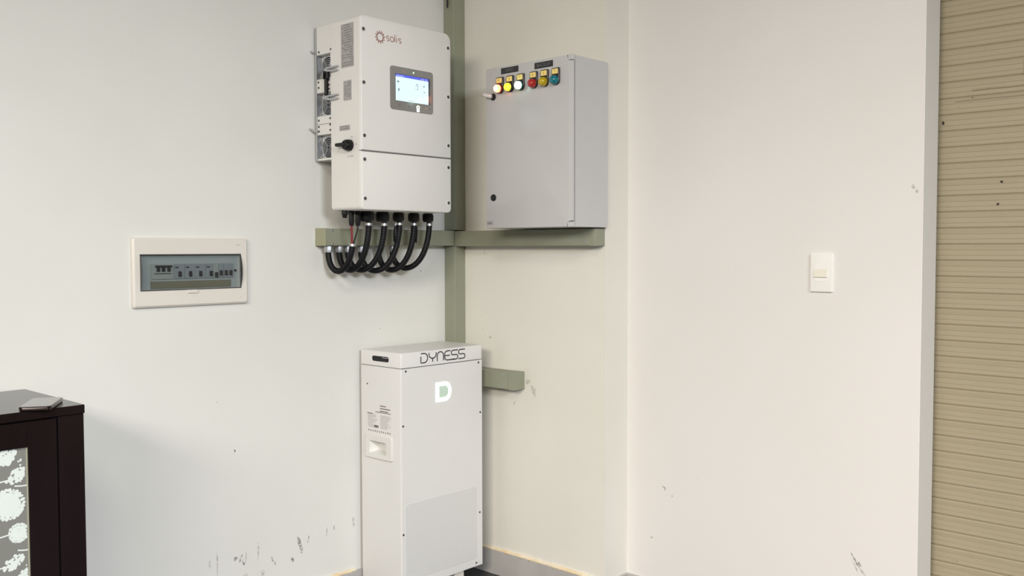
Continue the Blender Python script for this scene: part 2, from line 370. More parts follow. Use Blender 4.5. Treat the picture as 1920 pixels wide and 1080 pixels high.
o = obj('black_cable_end', bt, BLACK, None, 40); o['label']='black cable end hanging against the corner trunking at the top'; o['category']='cable'

# ------------------------------------------------------------------ inverter
Y0,Y1,XF = -.695,-.276,.268; ZB,ZT,ZS = 1.437,2.092,1.6365
inv = thing('solar_inverter', 'white wall-mounted solar inverter with lit screen above the black conduits', 'inverter', (.14,-.485,ZB))
obj('case', rprism(B(),'x',Y0,Y1,ZB,ZT,[.014,.014,.02,.016],[(.101,.0),(.2515,.0)]), WHITE, inv, 35)
obj('cover', rprism(B(),'x',Y0,Y1,ZS+.0012,ZT,[.0008,.0008,.03,.016],[(.252,0),(.262,0),(.2662,.0018),(XF,.005)]), WHITE, inv, 35, 'upper front cover with the screen')
obj('cover', rprism(B(),'x',Y0,Y1,ZB,ZS-.0012,[.012,.016,.0008,.0008],[(.252,0),(.262,0),(.2662,.0018),(XF,.005)]), WHITE, inv, 35, 'plain lower front cover')
obj('seam_gasket', box(B(), .25,.2655,Y0+.004,Y1-.004,ZS-.004,ZS+.004), SEAM, inv)
# heat sink housing with three fan openings on its left side
hs = B(); RY=-.67
box(hs, .02,.1012,RY,Y1+.004,1.618,2.084,.002,1)
for a,b_ in ((1.986,2.084),(1.853,1.901),(1.706,1.771),(1.616,1.6225)): box(hs, .02,.1012,Y0+.001,RY+.001,a,b_,.0008,1)
obj('heat_sink_housing', hs, WHITE, inv)
obj('rear_panel', box(B(), .012,.0195,Y0,Y1+.004,1.616,2.084), SILVER, inv)
obj('plate_seam', box(B(), .022,.10,Y0+.0004,Y0+.002,1.742,1.7435), SEAM, inv)
fan0=None
for zc in (1.662,1.812,1.9435):
    g = obj('fan', rprism(B(),'y',.0205,.1005,zc-.0415,zc+.0415,.004,[(RY-.0005,0),(RY-.002,0)]), mat('fan_frame',(0.55,0.55,0.56),.4), inv)
    obj('fan_well', cyl(B(),'y',.0595,zc,[(RY-.002,.0375),(RY-.0026,.0375)],28), DARK, g)
    bm=B()
    for R in (.0095,.0162,.0229,.0296,.0363): torus(bm,'y',RY-.0042,.0595,zc,R,.0012,28,5)
    for a in (45,135,225,315):
        ca,sa=math.cos(math.radians(a)),math.sin(math.radians(a)); tube(bm,[(.0595+.004*ca,RY-.0045,zc+.004*sa),(.0595+.046*ca,RY-.0045,zc+.046*sa)],.0011,5)
    obj('finger_guard', bm, SILVER, g, 60)
    obj('hub', cyl(B(),'y',.0595,zc,[(RY-.0026,.008),(RY-.004,.007)],14), BLACK, g)
for x,z in ((.034,1.996),(.103,1.997),(.030,1.891),(.031,1.872),(.092,1.893),(.092,1.876),(.092,1.862),(.030,1.757),(.096,1.760),(.030,1.735),(.096,1.738),(.096,1.719),(.030,1.719)):
    obj('screw', cyl(B(),'y',x,z,[(Y0+.001,.0038),(Y0-.001,.0036),(Y0-.0018,.002)],10), SCREW, inv, 40)
# black link bar and steel clips over the fans
obj('link_bar', rprism(B(),'y',.078,.089,1.838,1.918,.003,[(Y0-.001,0),(Y0-.010,0),(Y0-.012,.002)]), BLACK, inv)
obj('link_bar', rprism(B(),'y',.070,.096,1.895,1.923,.004,[(Y0-.001,0),(Y0-.010,0),(Y0-.012,.002)]), BLACK, inv, None, 'broad black head of the link bar')
for zc in (1.926,1.829):
    bm=B()
    for dz,e in ((.006,.012),(-.006,-.010)):
        tube(bm,[(.083,Y0-.014,zc),(.098,Y0-.013,zc+dz*.7),(.120,Y0-.006,zc+dz),(.150,Y0-.005,zc+e*.6)],[.003,.0042,.0042,.0026],8)
    obj('steel_clip', bm, SILVER, inv, 50)
obj('bracket_pin', tube(B(),[(.004,-.708,2.0),(.016,-.70,1.996)],.003,6), SILVER, inv, 60); obj('bracket_pin', tube(B(),[(.004,-.716,1.728),(.03,-.70,1.717)],.0032,6), SILVER, inv, 60)
obj('bracket', box(B(), .0005,.012,-.66,-.31,1.70,2.06,.001,1), SILVER, inv)
# labels on the left side
def side_label(x0,x1,za,zb,rows,seed):
    lb = obj('rating_label', box(B(), x0,x1,Y0-.0008,Y0+.0005,za,zb), LABEL, inv)
    rnd=random.Random(seed); bm=B(); n=rows
    for i in range(n):
        z=zb-(i+.7)*(zb-za)/(n+.4); u=x0+.004
        while u<x1-.008:
            q=min(rnd.uniform(.005,.02),x1-.004-u)
            if rnd.random()<.7: box(bm,u,u+q,Y0-.0012,Y0-.0007,z,z+(zb-za)/(n*3.2))
            u+=q+.003
    obj('label_print', bm, mat('side_label_ink',(0.24,0.23,0.23),.6), lb)
side_label(.163,.231,1.923,2.070,17,1); side_label(.174,.217,1.811,1.878,9,2); side_label(.150,.207,1.710,1.727,2,3)
# rotary switch
k = obj('rotary_switch', cyl(B(),'y',.207,1.657,[(Y0,.0195),(Y0-.010,.0195),(Y0-.020,.018),(Y0-.026,.015)],24), BLACK, inv, 35, 'black rotary isolator knob turned to the left')
obj('lever', rprism(B(),'y',.158,.205,1.6535,1.6655,.004,[(Y0-.010,0),(Y0-.026,0),(Y0-.030,.003)]), BLACK, k, 40)
obj('switch_marking', cyl(B(),'y',.207,1.657,[(Y0,.0275),(Y0-.0005,.0275)],28), mat('switch_disc',(.74,.72,.71),.5), inv)
bm=B()
for x,z,wx,wz in ((.2175,1.686,.006,.004),(.240,1.659,.006,.004),(.196,1.6195,.006,.004),(.210,1.6205,.008,.003),(.220,1.621,.009,.003)): box(bm,x-wx/2,x+wx/2,Y0-.0008,Y0,z-wz/2,z+wz/2)
obj('switch_lettering', bm, LABEL, inv)
# cover screws
for i in range(2):
    for (y,z) in ([(-.683,2.043),(-.683,1.865),(-.682,1.687),(-.682,1.607),(-.681,1.475)],[(-.2915,2.039),(-.2915,1.861),(-.2915,1.683),(-.2915,1.603),(-.2915,1.473)])[i]:
        s=obj('screw', cyl(B(),'x',y,z,[(XF-.001,.0105),(XF+.0006,.010),(XF+.0007,.0075)],18), WHITE, inv, 30)
        obj('screw_head', cyl(B(),'x',y,z,[(XF+.0005,.0062),(XF+.0014,.006),(XF+.002,.004)],14), SCREW, s, 30)
# display
dp = obj('display_panel', rprism(B(),'x',-.5685,-.368,1.7885,1.9385,.011,[(XF-.001,0),(XF+.0015,0),(XF+.0022,.0008)]), PANEL, inv, 30)
obj('screen_border', box(B(), XF+.002,XF+.0026,-.546,-.3845,1.8195,1.914), LCDF, dp)
obj('screen', box(B(), XF+.0026,XF+.003,-.545,-.3915,1.8205,1.9035), SCREEN, dp, None, 'lit white screen')
obj('screen_header', box(B(), XF+.0026,XF+.003,-.545,-.3915,1.9035,1.9125), HEADER, dp)
bm=B(); box(bm,XF+.003,XF+.0033,-.542,-.508,1.905,1.909); box(bm,XF+.003,XF+.0033,-.428,-.412,1.9055,1.909); box(bm,XF+.003,XF+.0033,-.408,-.396,1.9055,1.909); obj('header_text', bm, HEADT, dp)
bm=B()
for y,z,a,b_ in ((-.534,1.8865,.010,.006),(-.531,1.8590,.006,.010),(-.446,1.8865,.006,.004),(-.443,1.8795,.004,.005),(-.451,1.8815,.003,.004),(-.444,1.8700,.005,.005),(-.455,1.8695,.002,.003),(-.413,1.8830,.006,.005),(-.412,1.8625,.007,.003),(-.474,1.8250,.024,.002)):
    rprism(bm,'x',y-a/2,y+a/2,z-b_/2,z+b_/2,min(a,b_)*.3,[(XF+.003,0),(XF+.0033,0)],2)
obj('screen_icons', bm, ICON, dp)
for y,m in ((-.509,LEDO),(-.462,LEDG),(-.413,PANEL)):
    obj('indicator_led', cyl(B(),'x',y,1.9255,[(XF+.002,.0028),(XF+.003,.0024)],12), m, dp, 30)
for y,m in ((-.528,SEAM),(-.484,SEAM),(-.441,LEDW),(-.403,LEDO),(-.385,SEAM)):
    q=.0075 if m is LEDW else .003
    obj('touch_key', torus(B(),'x',XF+.0022,y,1.806-.0*q,q*.75,q*.28,20,6) if m is LEDW else cyl(B(),'x',y,1.806,[(XF+.002,q),(XF+.0025,q)],10), m, dp, 30)
obj('key_light', rprism(B(),'x',-.4475,-.4345,1.7905,1.7985,.002,[(XF+.002,0),(XF+.0026,0)]), LEDW, dp)
# logo: ring of flames and the word
bm=B()
for i in range(12):
    a=2*math.pi*i/12; c,s=-.611,2.027
    P=[(c+r*math.cos(a+d),s+r*math.sin(a+d)) for r,d in ((.0125,-.30),(.0150,-.05),(.0185,.10),(.0215,.18))]
    stroke(bm,'x',P,.0034,XF-.0002,XF+.0005)
stroke(bm,'x',arc(-.611,2.027,.0135,.0135,0,345,24),.0016,XF-.0002,XF+.0005,True)
obj('logo_mark', bm, LOGO, inv)
bm=B(); h=.0165; zb_=2.0195; WS=.0027
def S_(u,wd,z,hh,r=None):
    r1=hh/4
    return [(u+wd,z+hh*.93)]+arc(u+wd*.5,z+hh*.75,wd*.46,r1,60,270,8)+arc(u+wd*.5,z+hh*.25,wd*.46,r1,90,-120,8)
stroke(bm,'x',S_(-.583,.012,zb_,h),WS,XF-.0002,XF+.0005)
stroke(bm,'x',arc(-.558,zb_+h/2,.008,h/2,0,345,24),WS,XF-.0002,XF+.0005,True)
stroke(bm,'x',[(-.545,zb_+.026),(-.545,zb_+.008),(-.545,zb_+.001)],WS,XF-.0002,XF+.0005)
stroke(bm,'x',[(-.537,zb_+h),(-.537,zb_+.008),(-.537,zb_)],WS,XF-.0002,XF+.0005); cyl(bm,'x',-.537,zb_+.023,[(XF-.0002,.0015),(XF+.0005,.0015)],8)
stroke(bm,'x',S_(-.5285,.012,zb_,h),WS,XF-.0002,XF+.0005)
obj('logo_word', bm, LOGO, inv)
# cable glands on the underside
GX=.15
for y,rr,zb2 in ((-.580,.0275,1.401),(-.509,.0260,1.402),(-.433,.0215,1.4045),(-.3585,.0215,1.4045),(-.287,.0215,1.4045)):
    g=obj('cable_gland', cyl(B(),'z',GX,y,[(ZB+.001,rr*.86),(1.432,rr*.86),(1.432,rr),(zb2+.009,rr),(zb2+.002,rr*.88),(zb2,rr*.7)],12), BLACK, inv, 25)
for y,zl in ((-.677,1.4115),(-.648,1.385),(-.620,1.385)):
    obj('plug_connector', cyl(B(),'z',GX,y,[(ZB+.001,.0115),(1.425,.0115),(1.424,.0095),(zl+.012,.010),(zl,.0075)],10), BLACK, inv, 30)

# ------------------------------------------------------------------ conduits looping from the inverter to the trunking
def bez(P0,P1,P2,P3,n):
    P0,P1,P2,P3=map(Vector,(P0,P1,P2,P3)); out=[]
    for i in range(n+1):
        t=i/n; out.append((1-t)**3*P0+3*(1-t)**2*t*P1+3*(1-t)*t*t*P2+t**3*P3)
    return out
ordn=['leftmost','second','third','fourth','fifth','rightmost']
extra=['red and black wires at its top','from the widest black gland','from a wide black gland','black tape below its band','loose tape tail at its band','nearest the corner']
con=[(-.640,1.322,-.663,1.195,.0105),(-.571,1.40,-.615,1.193,.0108),(-.500,1.40,-.576,1.192,.0108),(-.428,1.4035,-.516,1.186,.0108),(-.3565,1.4035,-.432,1.188,.0108),(-.280,1.4035,-.365,1.196,.0108)]
for i,(yg,zg,yt,zc,r) in enumerate(con):
    t=thing('flexible_conduit', f'{ordn[i]} black conduit loop under the inverter, {extra[i]}', 'conduit', (.09,(yg+yt)/2,1.235), 'black conduit loops under the inverter')
    xt=.034
    if i==0: path=bez((GX-.006,yg,zg),(GX-.012,yg-.008,1.20),(xt,yt,1.195),(xt,yt,1.296),150)
    else: path=bez((GX,yg,zg),(GX,yg-.006,zc),(xt,yt,zc),(xt,yt,1.296),170)
    rs=[r*(1+(.045 if k%3==0 else -.02)) for k in range(len(path))]
    obj('tube', tube(B(), path, rs, 12), RUBBER, t, 60)
    p=path[0]; d=(path[0]-path[3]).normalized()
    q=p if i==0 else p-d*.004
    obj('steel_band', tube(B(), [q-d*.009,q-d*.0088,q,q+d*.0002], [r*1.02,r*1.16,r*1.16,r*1.02], 16), ZINC, t, 40)
    rf=.0168 if i==0 else .0150
    f_=obj('trunk_fitting', cyl(B(),'z',xt,yt,[(ZT0+.0005,rf*.8),(1.312,rf*.8),(1.312,rf),(1.300,rf),(1.300,rf*.9),(1.292,rf*.86)],8), ZINC, t, 25)
    if i==0:
        for yy,m,rw in ((-.648,RED,.0042),(-.620,BLACK,.003)):
            obj('wire', tube(B(), bez((GX,yy,1.39),(GX,yy,1.36),(GX-.004,(yy+yg*2)/3,1.345),(GX-.007,yg+(yy-yg)*.25,1.315),14), rw, 8), m, t, 60)
    if i==3:
        obj('tape_flap', tube(B(), [(GX-.004,yg-.014,1.395),(GX-.004,yg-.016,1.37),(GX-.005,yg-.015,1.335),(GX-.004,yg-.008,1.318)], [.004,.008,.009,.004], 8), RUBBER, t, 60)
        obj('tape_flap', tube(B(), [(GX-.012,yg+.004,1.385),(GX-.014,yg+.006,1.36),(GX-.014,yg+.003,1.33)], [.007,.010,.006], 8), RUBBER, t, 60)
        obj('tag', box(B(), GX-.002,GX+.0,yg-.021,yg-.013,1.388,1.398), CAB, t)
    if i==4:
        obj('tape_tail', tube(B(), [(GX-.004,yg+.011,1.398),(GX-.004,yg+.014,1.37),(GX-.005,yg+.013,1.335),(GX-.005,yg+.014,1.325)], [.005,.006,.005,.002], 6), RUBBER, t, 60)
# ------------------------------------------------------------------ grey control cabinet
GY=-.205; GX0,GX1,GZ0,GZ1=.378,.783,1.378,1.960
gb = thing('control_cabinet', 'grey steel control cabinet with six indicator lamps on its door', 'electrical cabinet', (.58,0,GZ0))
obj('body', box(B(), GX0+.003,GX1-.001,-.190,-.003,GZ0,GZ1,.0025,2), GREY, gb)
for za in (GZ1-.018, GZ0): obj('frame_corner', box(B(), GX1-.022,GX1-.001,-.2035,-.185,za,za+.018,.0015,1), GREY, gb)
nz=.020; nx=.021
poly=[(GX0,GZ0+.001),(GX1-nx,GZ0+.001),(GX1-nx,GZ0+nz),(GX1+.001,GZ0+nz),(GX1+.001,GZ1-nz),(GX1-nx,GZ1-nz),(GX1-nx,GZ1-.0005),(GX0,GZ1-.0005)]
bm=B(); prism(bm,'y',poly,-.1925,GY)
bmesh.ops.bevel(bm, geom=[e for e in bm.edges], offset=.0022, segments=2, profile=.5, affect='EDGES')
dr=obj('door', bm, GREY, gb, 30)
obj('door_gap', box(B(), GX0+.006,GX1-.0004,-.1926,-.1895,GZ0+nz,GZ1-nz+.001), SEAM, gb)
bm=B(); box(bm, GX1-nx-.0012,GX1-nx+.0006,GY+.0002,GY+.006,GZ1-nz-.001,GZ1-.001); box(bm, GX1-nx-.0012,GX1-nx+.0006,GY+.0002,GY+.006,GZ0+.001,GZ0+nz); box(bm, GX1-nx,GX1,GY+.003,GY+.010,GZ1-nz-.0008,GZ1-nz+.0008)
obj('notch_gap', bm, SEAM, gb)
for (xa,xb,zc,s,lab) in ((.455,.5385,1.9425,'GRID','black nameplate lettered GRID'),(.615,.6985,1.9400,'BACKUP','black nameplate lettered BACKUP')):
    p=obj('nameplate', box(B(), xa,xb,GY-.0018,GY+.0005,zc-.0105,zc+.0105,.0005,1), PLATE, gb, None, lab)
    tb=text_bm(s,.0165); tb.transform(Matrix.Translation(((xa+xb)/2,GY-.0021,zc-.0003))@Matrix.Rotation(math.pi/2,4,'X'))
    obj('lettering', tb, PLATET, p)
cols=[(L_RED,'lit red lamp'),(L_YEL,'lit yellow lamp'),(L_GRN,'lit white-green lamp'),(D_RED,'unlit red lamp'),(D_YEL,'unlit yellow lamp'),(D_BLU,'unlit blue-green lamp')]
tags='RSTRST'
for i,(m,lab) in enumerate(cols):
    x=.4515+.05*i+(.012 if i>2 else 0)-(.0 if i<3 else .0); x=[.4515,.5015,.5520,.6135,.6635,.7135][i]; zc=1.8795
    pl=obj('pilot_light', rprism(B(),'y',x-.0165,x+.0165,zc-.0165,1.9215,[.015,.015,.003,.003],[(GY,0),(GY-.006,0),(GY-.0075,.0012)]), BEZEL, gb, 30, lab)
    obj('ring', cyl(B(),'y',x,zc,[(GY-.006,.0158),(GY-.013,.0155),(GY-.014,.0145)],24), m if i>2 else {0:D_RED,1:BEZEL,2:mat('green_ring',(0.01,0.09,0.06),.3)}[i], pl, 35)
    obj('lens', cyl(B(),'y',x,zc,[(GY-.013,.0142),(GY-.021,.0138),(GY-.0255,.0115),(GY-.0275,.007),(GY-.028,.002)],24), m, pl, 50)
    if i==0: obj('lens_core', cyl(B(),'y',x,zc,[(GY-.0255,.0112),(GY-.0280,.0085),(GY-.0290,.004)],20), L_REDH, pl, 50)
    tg=obj('tag', box(B(), x-.0128,x+.0128,GY-.0092,GY-.006,1.9005,1.9180,.0006,1), YTAG, pl)
    tb=text_bm(tags[i],.012); tb.transform(Matrix.Translation((x,GY-.0096,1.9088))@Matrix.Rotation(math.pi/2,4,'X')); obj('tag_letter', tb, TAGINK, pl)
for z,q in ((1.855,1),(1.490,0)):
    lk=obj('cam_lock', cyl(B(),'y',.4155,z,[(GY,.0125),(GY-.003,.0122),(GY-.004,.0105)],20), BLACK, gb, 30)
    obj('lock_slot', box(B(), .4145,.4165,GY-.0043,GY-.0038,z-.006,z+.006), SCREW, lk)
st=obj('maker_sticker', box(B(), GX0+.003,GX0+.037,GY-.0006,GY+.0005,1.388,1.407), LABEL, gb)
bm=B()
for i in range(5): box(bm, GX0+.007+.005*i,GX0+.010+.005*i,GY-.0009,GY-.0005,1.393,1.402-.002*(i%2))
obj('sticker_print', bm, PRINT, st)
c=obj('white_cable', tube(B(), [(.369,-.010,1.873),(.3693,-.10,1.872),(.3695,-.19,1.870),(.3715,-.2125,1.8675),(.384,-.2165,1.863),(.402,-.217,1.859),(.415,-.2125,1.856)], [.0075]*6+[.0065], 12), CAB, None, 60)
c['label']='short white cable running round the cabinet edge to the upper lock'; c['category']='cable'

# ------------------------------------------------------------------ battery
BX0,BXF,BY0,BY1=.020,.248,-.510,-.097; BZ0,BZS,BZT=.070,.876,.9315
bat = thing('battery', 'tall white floor-standing battery with a glowing D on its front', 'battery', (.134,-.303,0))
bo=obj('body', rprism(B(),'z',BX0,BXF-.004,BY0,BY1,.003,[(BZ0,0),(BZS-.0015,0)]), BWHITE, bat, 35)
def cut(o, bm):                                            # recess cut into a part
    c=obj('cutter', bm, BWHITE, o.parent); md=o.modifiers.new('recess','BOOLEAN'); md.object=c; md.solver='EXACT'
    bpy.context.view_layer.update(); me=bpy.data.meshes.new_from_object(o.evaluated_get(bpy.context.evaluated_depsgraph_get()))
    o.modifiers.clear(); o.data=me; bpy.data.objects.remove(c)
cut(bo, box(B(), .072,.172,BY0-.01,BY0+.034,.551,.601))
obj('front_panel', rprism(B(),'x',BY0+.002,BY1,BZ0-.002,BZS-.002,.002,[(BXF-.0042,0),(BXF-.001,0),(BXF,.001)]), BWHITE, bat, 35)
obj('seam_gasket', box(B(), BX0+.003,BXF-.004,BY0+.003,BY1-.003,BZS-.006,BZS+.004), SEAM, bat)
ld = obj('lid', rprism(B(),'z',BX0,BXF,BY0,BY1,.005,[(BZS+.0012,0),(BZT-.003,0),(BZT-.0008,.0012),(BZT,.003)]), BWHITE, bat, 35)
obj('handle_slot', rprism(B(),'y',.088,.183,.8935,.9135,.0085,[(BY0-.0006,0),(BY0+.001,0)]), DARK, ld)
obj('slot_rim', stroke(B(),'y',rrect(.0875,.1835,.893,.914,.009),.0016,BY0-.0012,BY0+.0005,True), BWHITE, ld)
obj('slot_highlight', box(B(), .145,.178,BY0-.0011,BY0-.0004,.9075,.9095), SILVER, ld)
# word on the lid
za,zb=.8885,.9225; H=zb-za; SW=.0044; bm=B()
def P(u0,u1,pts): return [(u0+(u1-u0)*p,za+H*q) for p,q in pts]
def st2(pts): stroke(bm,'x',pts,SW,BXF-.0003,BXF+.0006)
st2(P(-.415,-.382,[(0,1),(.25,1),(.5,1)]+arc(.5,.5,.5,.5,88,-88,10)+[(.5,0),(.2,0),(0,0),(0,.35),(0,.70)]))
st2(P(-.375,-.339,[(0,1),(0,.8)]+arc(.5,.8,.5,.42,180,360,10)+[(1,.8),(1,1)])); st2(P(-.375,-.339,[(.5,.40),(.5,.2),(.5,0)]))
st2(P(-.334,-.302,[(0,0),(0,.3),(0,.55)]+arc(.5,.55,.5,.45,180,0,10)+[(1,.55),(1,.3),(1,0)]))
st2(P(-.296,-.266,[(1,1),(.7,1),(.45,1)]+arc(.45,.65,.45,.35,90,180,6)+[(0,.5),(0,.35)]+arc(.45,.35,.45,.35,180,270,6)+[(.7,0),(1.2,0),(1.8,0)])); st2(P(-.296,-.266,[(.1,.5),(.5,.5),(.9,.5)]))
def Sd(u0,u1,low=True):
    a=[(1,1),(.6,1),(.25,1)]+arc(.25,.75,.25,.25,90,270,8)+[(.5,.5),(.75,.5)]+arc(.75,.25,.25,.25,90,-90,8)+([(.5,0),(.2,0),(0,0)] if low else [])
    st2(P(u0,u1,a))
Sd(-.262,-.228,True); Sd(-.224,-.190,True)
obj('lid_lettering', bm, INK, ld, None, 'dark lettering reading DYNESS')
# glowing D
def Dpoly(y0,y1,z0_,z1_,n=14):
    rz=(z1_-z0_)/2; cy=y1-rz*.85
    return [(y0,z0_),(cy,z0_)]+arc(cy,(z0_+z1_)/2,rz*.85,rz,-85,85,n)+[(cy,z1_),(y0,z1_)]
dl=obj('logo_window', prism(B(),'x',Dpoly(-.338,-.266,.742,.803),BXF-.0005,BXF+.0004), DPAN, bat)
bm=B(); out=Dpoly(-.342,-.263,.737,.808); inn=Dpoly(-.326,-.277,.7505,.7945); f=AX['x']
for a in (BXF+.0005,BXF+.0012):
    A=[bm.verts.new(f(a,*p)) for p in out]; Q=[bm.verts.new(f(a,*p)) for p in inn]; n=len(A)
    for i in range(n):
        bm.faces.new((A[i],A[(i+1)%n],Q[(i+1)%n],Q[i]))
obj('glowing_letter', bm, DLIT, dl, None, 'glowing white letter D')
obj('letter_slit', box(B(), BXF+.0012,BXF+.0016,-.341,-.3255,.7885,.7912), DPAN, dl)
for (y,z) in ((-.488,.865),(-.117,.864),(-.502,.669),(-.108,.669),(-.503,.276),(-.112,.277),(-.132,.082),(-.488,.082)):
    obj('screw', cyl(B(),'x',y,z,[(BXF-.0005,.0042),(BXF+.001,.0042),(BXF+.0018,.0026)],10), SCREW, bat, 40)
obj('screw', cyl(B(),'y',.058,.806,[(BY0+.0005,.0034),(BY0-.001,.003)],10), SCREW, bat, 40)
obj('vent_panel', rprism(B(),'x',-.494,-.128,.10,.383,.012,[(BXF-.0005,0),(BXF+.0004,0),(BXF+.0008,.0006)]), VENT, bat, None, 'faintly darker perforated vent area')
# sticker on the left side (code square left out)
sk=obj('spec_sticker', box(B(), .054,.199,BY0-.0006,BY0+.0005,.628,.703), STICK, bat)
sk2=obj('spec_sticker', box(B(), .098,.199,BY0-.0006,BY0+.0005,.7035,.742), STICK, bat)
rnd=random.Random(5); bm=B(); bm2=B()
for i in range(3): box(bm,.130,.130+(.034,.058,.046)[i],BY0-.001,BY0-.0005,.729-.0095*i,.7325-.0095*i)
box(bm,.105,.190,BY0-.001,BY0-.0005,.7055,.708)
for i in range(12):
    z=.694-.0042*i
    box(bm2,.060,.060+rnd.uniform(.03,.055),BY0-.001,BY0-.0005,z,z+.0022); box(bm2,.132,.132+rnd.uniform(.035,.060),BY0-.001,BY0-.0005,z,z+.0022)
box(bm,.097,.121,BY0-.0012,BY0-.0005,.6485,.6575); box(bm,.058,.088,BY0-.0011,BY0-.0005,.697,.700)
for i in range(11): box(bm,.064+.012*i,.068+.012*i,BY0-.001,BY0-.0005,.632,.639-.001*(i%3))
obj('sticker_print', bm, PRINT, sk2); obj('sticker_print', bm2, FAINT, sk)
# recessed carrying handle
hd=B(); u0,u1,v0,v1=.053,.201,.535,.623
r=[(rrect(u0,u1,v0,v1,.006),BY0+.0005),(rrect(u0,u1,v0,v1,.006),BY0-.0055),(rrect(u0+.002,u1-.002,v0+.002,v1-.002,.005),BY0-.0075),(rrect(.074,.170,.553,.599,.006),BY0-.0065),(rrect(.080,.168,.556,.596,.005),BY0+.004),(rrect(.096,.166,.562,.588,.004),BY0+.026)]
loft(hd,'y',[(a,p) for p,a in r],cap0=False,cap1=True)
obj('carry_handle', hd, mat('handle_plastic',(0.74,0.73,0.70),.4), bat, 30, 'white recessed carrying handle')
for y in (-.46,-.235):
    obj('foot', box(B(), .045,.235,y,y+.05,0,BZ0,.003,1), CREAM, bat)

# ------------------------------------------------------------------ distribution board
db = thing('distribution_board', 'cream breaker panel with smoky curved window on the left wall', 'breaker panel', (0,-1.177,1.123))
DY0,DY1,DZ0,DZ1=-1.373,-.977,1.1235,1.3395; WY0,WY1,WZ0,WZ1=-1.351,-1.0045,1.1755,1.2885; XFm=.016
fr=B()
outer=lambda i:rrect(DY0+i,DY1-i,DZ0+i,DZ1-i,.006,4); inner=lambda i:rrect(WY0-i,WY1+i,WZ0-i,WZ1+i,.002,4)
loft(fr,'x',[(.0005,outer(0)),(.010,outer(0)),(XFm,outer(.006)),(XFm,inner(0)),(.0015,inner(0))],cap0=False,cap1=False)
obj('frame', fr, CREAM, db, 30)
obj('tray', box(B(), .0004,.0015,WY0-.002,WY1+.002,WZ0-.002,WZ1+.002), TRAY, db)
strip=obj('breaker_bay', rprism(B(),'x',-1.312,-1.034,1.2085,1.2585,.002,[(.0015,0),(.0035,0)]), BRK2, db)
obj('card_strip', box(B(), .0015,.003,-1.312,-1.034,1.180,1.204), CARD, db)
def breaker(y0,y1,tgs,zc,pale=False):
    b_=obj('breaker', box(B(), .0035,.007,y0+.0003,y1-.0003,1.211,1.2565,.0005,1), BRK2 if pale else BRK, db)
    for y in tgs: obj('toggle', box(B(), .007,.012,y-.0050,y+.0050,zc-.0085,zc+.0085,.001,1), TOG, b_)
    return b_
b_=breaker(-1.308,-1.238,(-1.289,-1.272,-1.254),1.2425,True)
obj('toggle_link', box(B(), .007,.013,-1.298,-1.245,1.248,1.2535), TOG, b_); obj('print', box(B(), .007,.0073,-1.302,-1.244,1.2265,1.2290), TOG, b_)
for y in (-1.217,-1.181,-1.146,-1.109):
    b_=breaker(y-.0175,y+.0175-(.0085 if y>-1.12 else 0),(y,),1.2255)
    obj('print', box(B(), .007,.0073,y-.022+.007,y-.003,1.2445,1.2485), TOG, b_)
b_=breaker(-1.0995,-1.081,(-1.090,),1.2205,True)
for y in (-1.0715,-1.053,-1.036): breaker(y-.009,min(y+.009,-1.0345+.0065),(y-.0015,),1.2265)
# smoky curved cover
cv=B(); n=14; rows=[]
for k in range(n+1):
    t=k/n; z=WZ0+.001+(WZ1-WZ0-.002)*t; x=XFm+.0005+.011*math.sin(math.pi*t); rows.append((x,z))
f=lambda y:[cv.verts.new((x,y,z)) for x,z in rows]
A,Q=f(WY0+.001),f(WY1-.001)
for k in range(n): cv.faces.new((A[k],A[k+1],Q[k+1],Q[k]))
cvo=obj('window_cover', cv, SMOKE, db, 60, 'smoky translucent window')
RIM=mat('cover_rim',(0.06,0.06,0.06),.35)
for y in (WY0,WY1-.0015):
    bm=B()
    pr=[(x,z) for x,z in rows]+[(XFm-.002,WZ1-.001),(XFm-.002,WZ0+.001)]
    vs=[[bm.verts.new((x,yy,z)) for x,z in pr] for yy in (y,y+.0015)]
    m_=len(pr)
    for i in range(m_): bm.faces.new((vs[0][i],vs[0][(i+1)%m_],vs[1][(i+1)%m_],vs[1][i]))
    bm.faces.new(vs[0]); bm.faces.new(vs[1][::-1])
    obj('cover_rim', bm, RIM, db)
obj('cover_rim', box(B(),XFm-.002,XFm+.0015,WY0,WY1,WZ1-.0025,WZ1+.0002), RIM, db); obj('cover_rim', box(B(),XFm-.002,XFm+.0015,WY0,WY1,WZ0-.0002,WZ0+.0025), RIM, db)
obj('latch_tab', box(B(), XFm-.001,XFm+.005,-1.197,-1.162,1.1645,1.1755,.0012,2), CREAM, db)
obj('screw', cyl(B(),'x',-1.018,1.2335,[(.0015,.004),(.006,.004)],10), DARK, db)
bm=B(); box(bm,XFm,XFm+.0003,-1.020,-1.006,1.315,1.320); box(bm,XFm,XFm+.0003,-1.008,-1.002,1.143,1.146); obj('embossed_mark', bm, mat('embossed',(.60,.56,.51),.5), db)

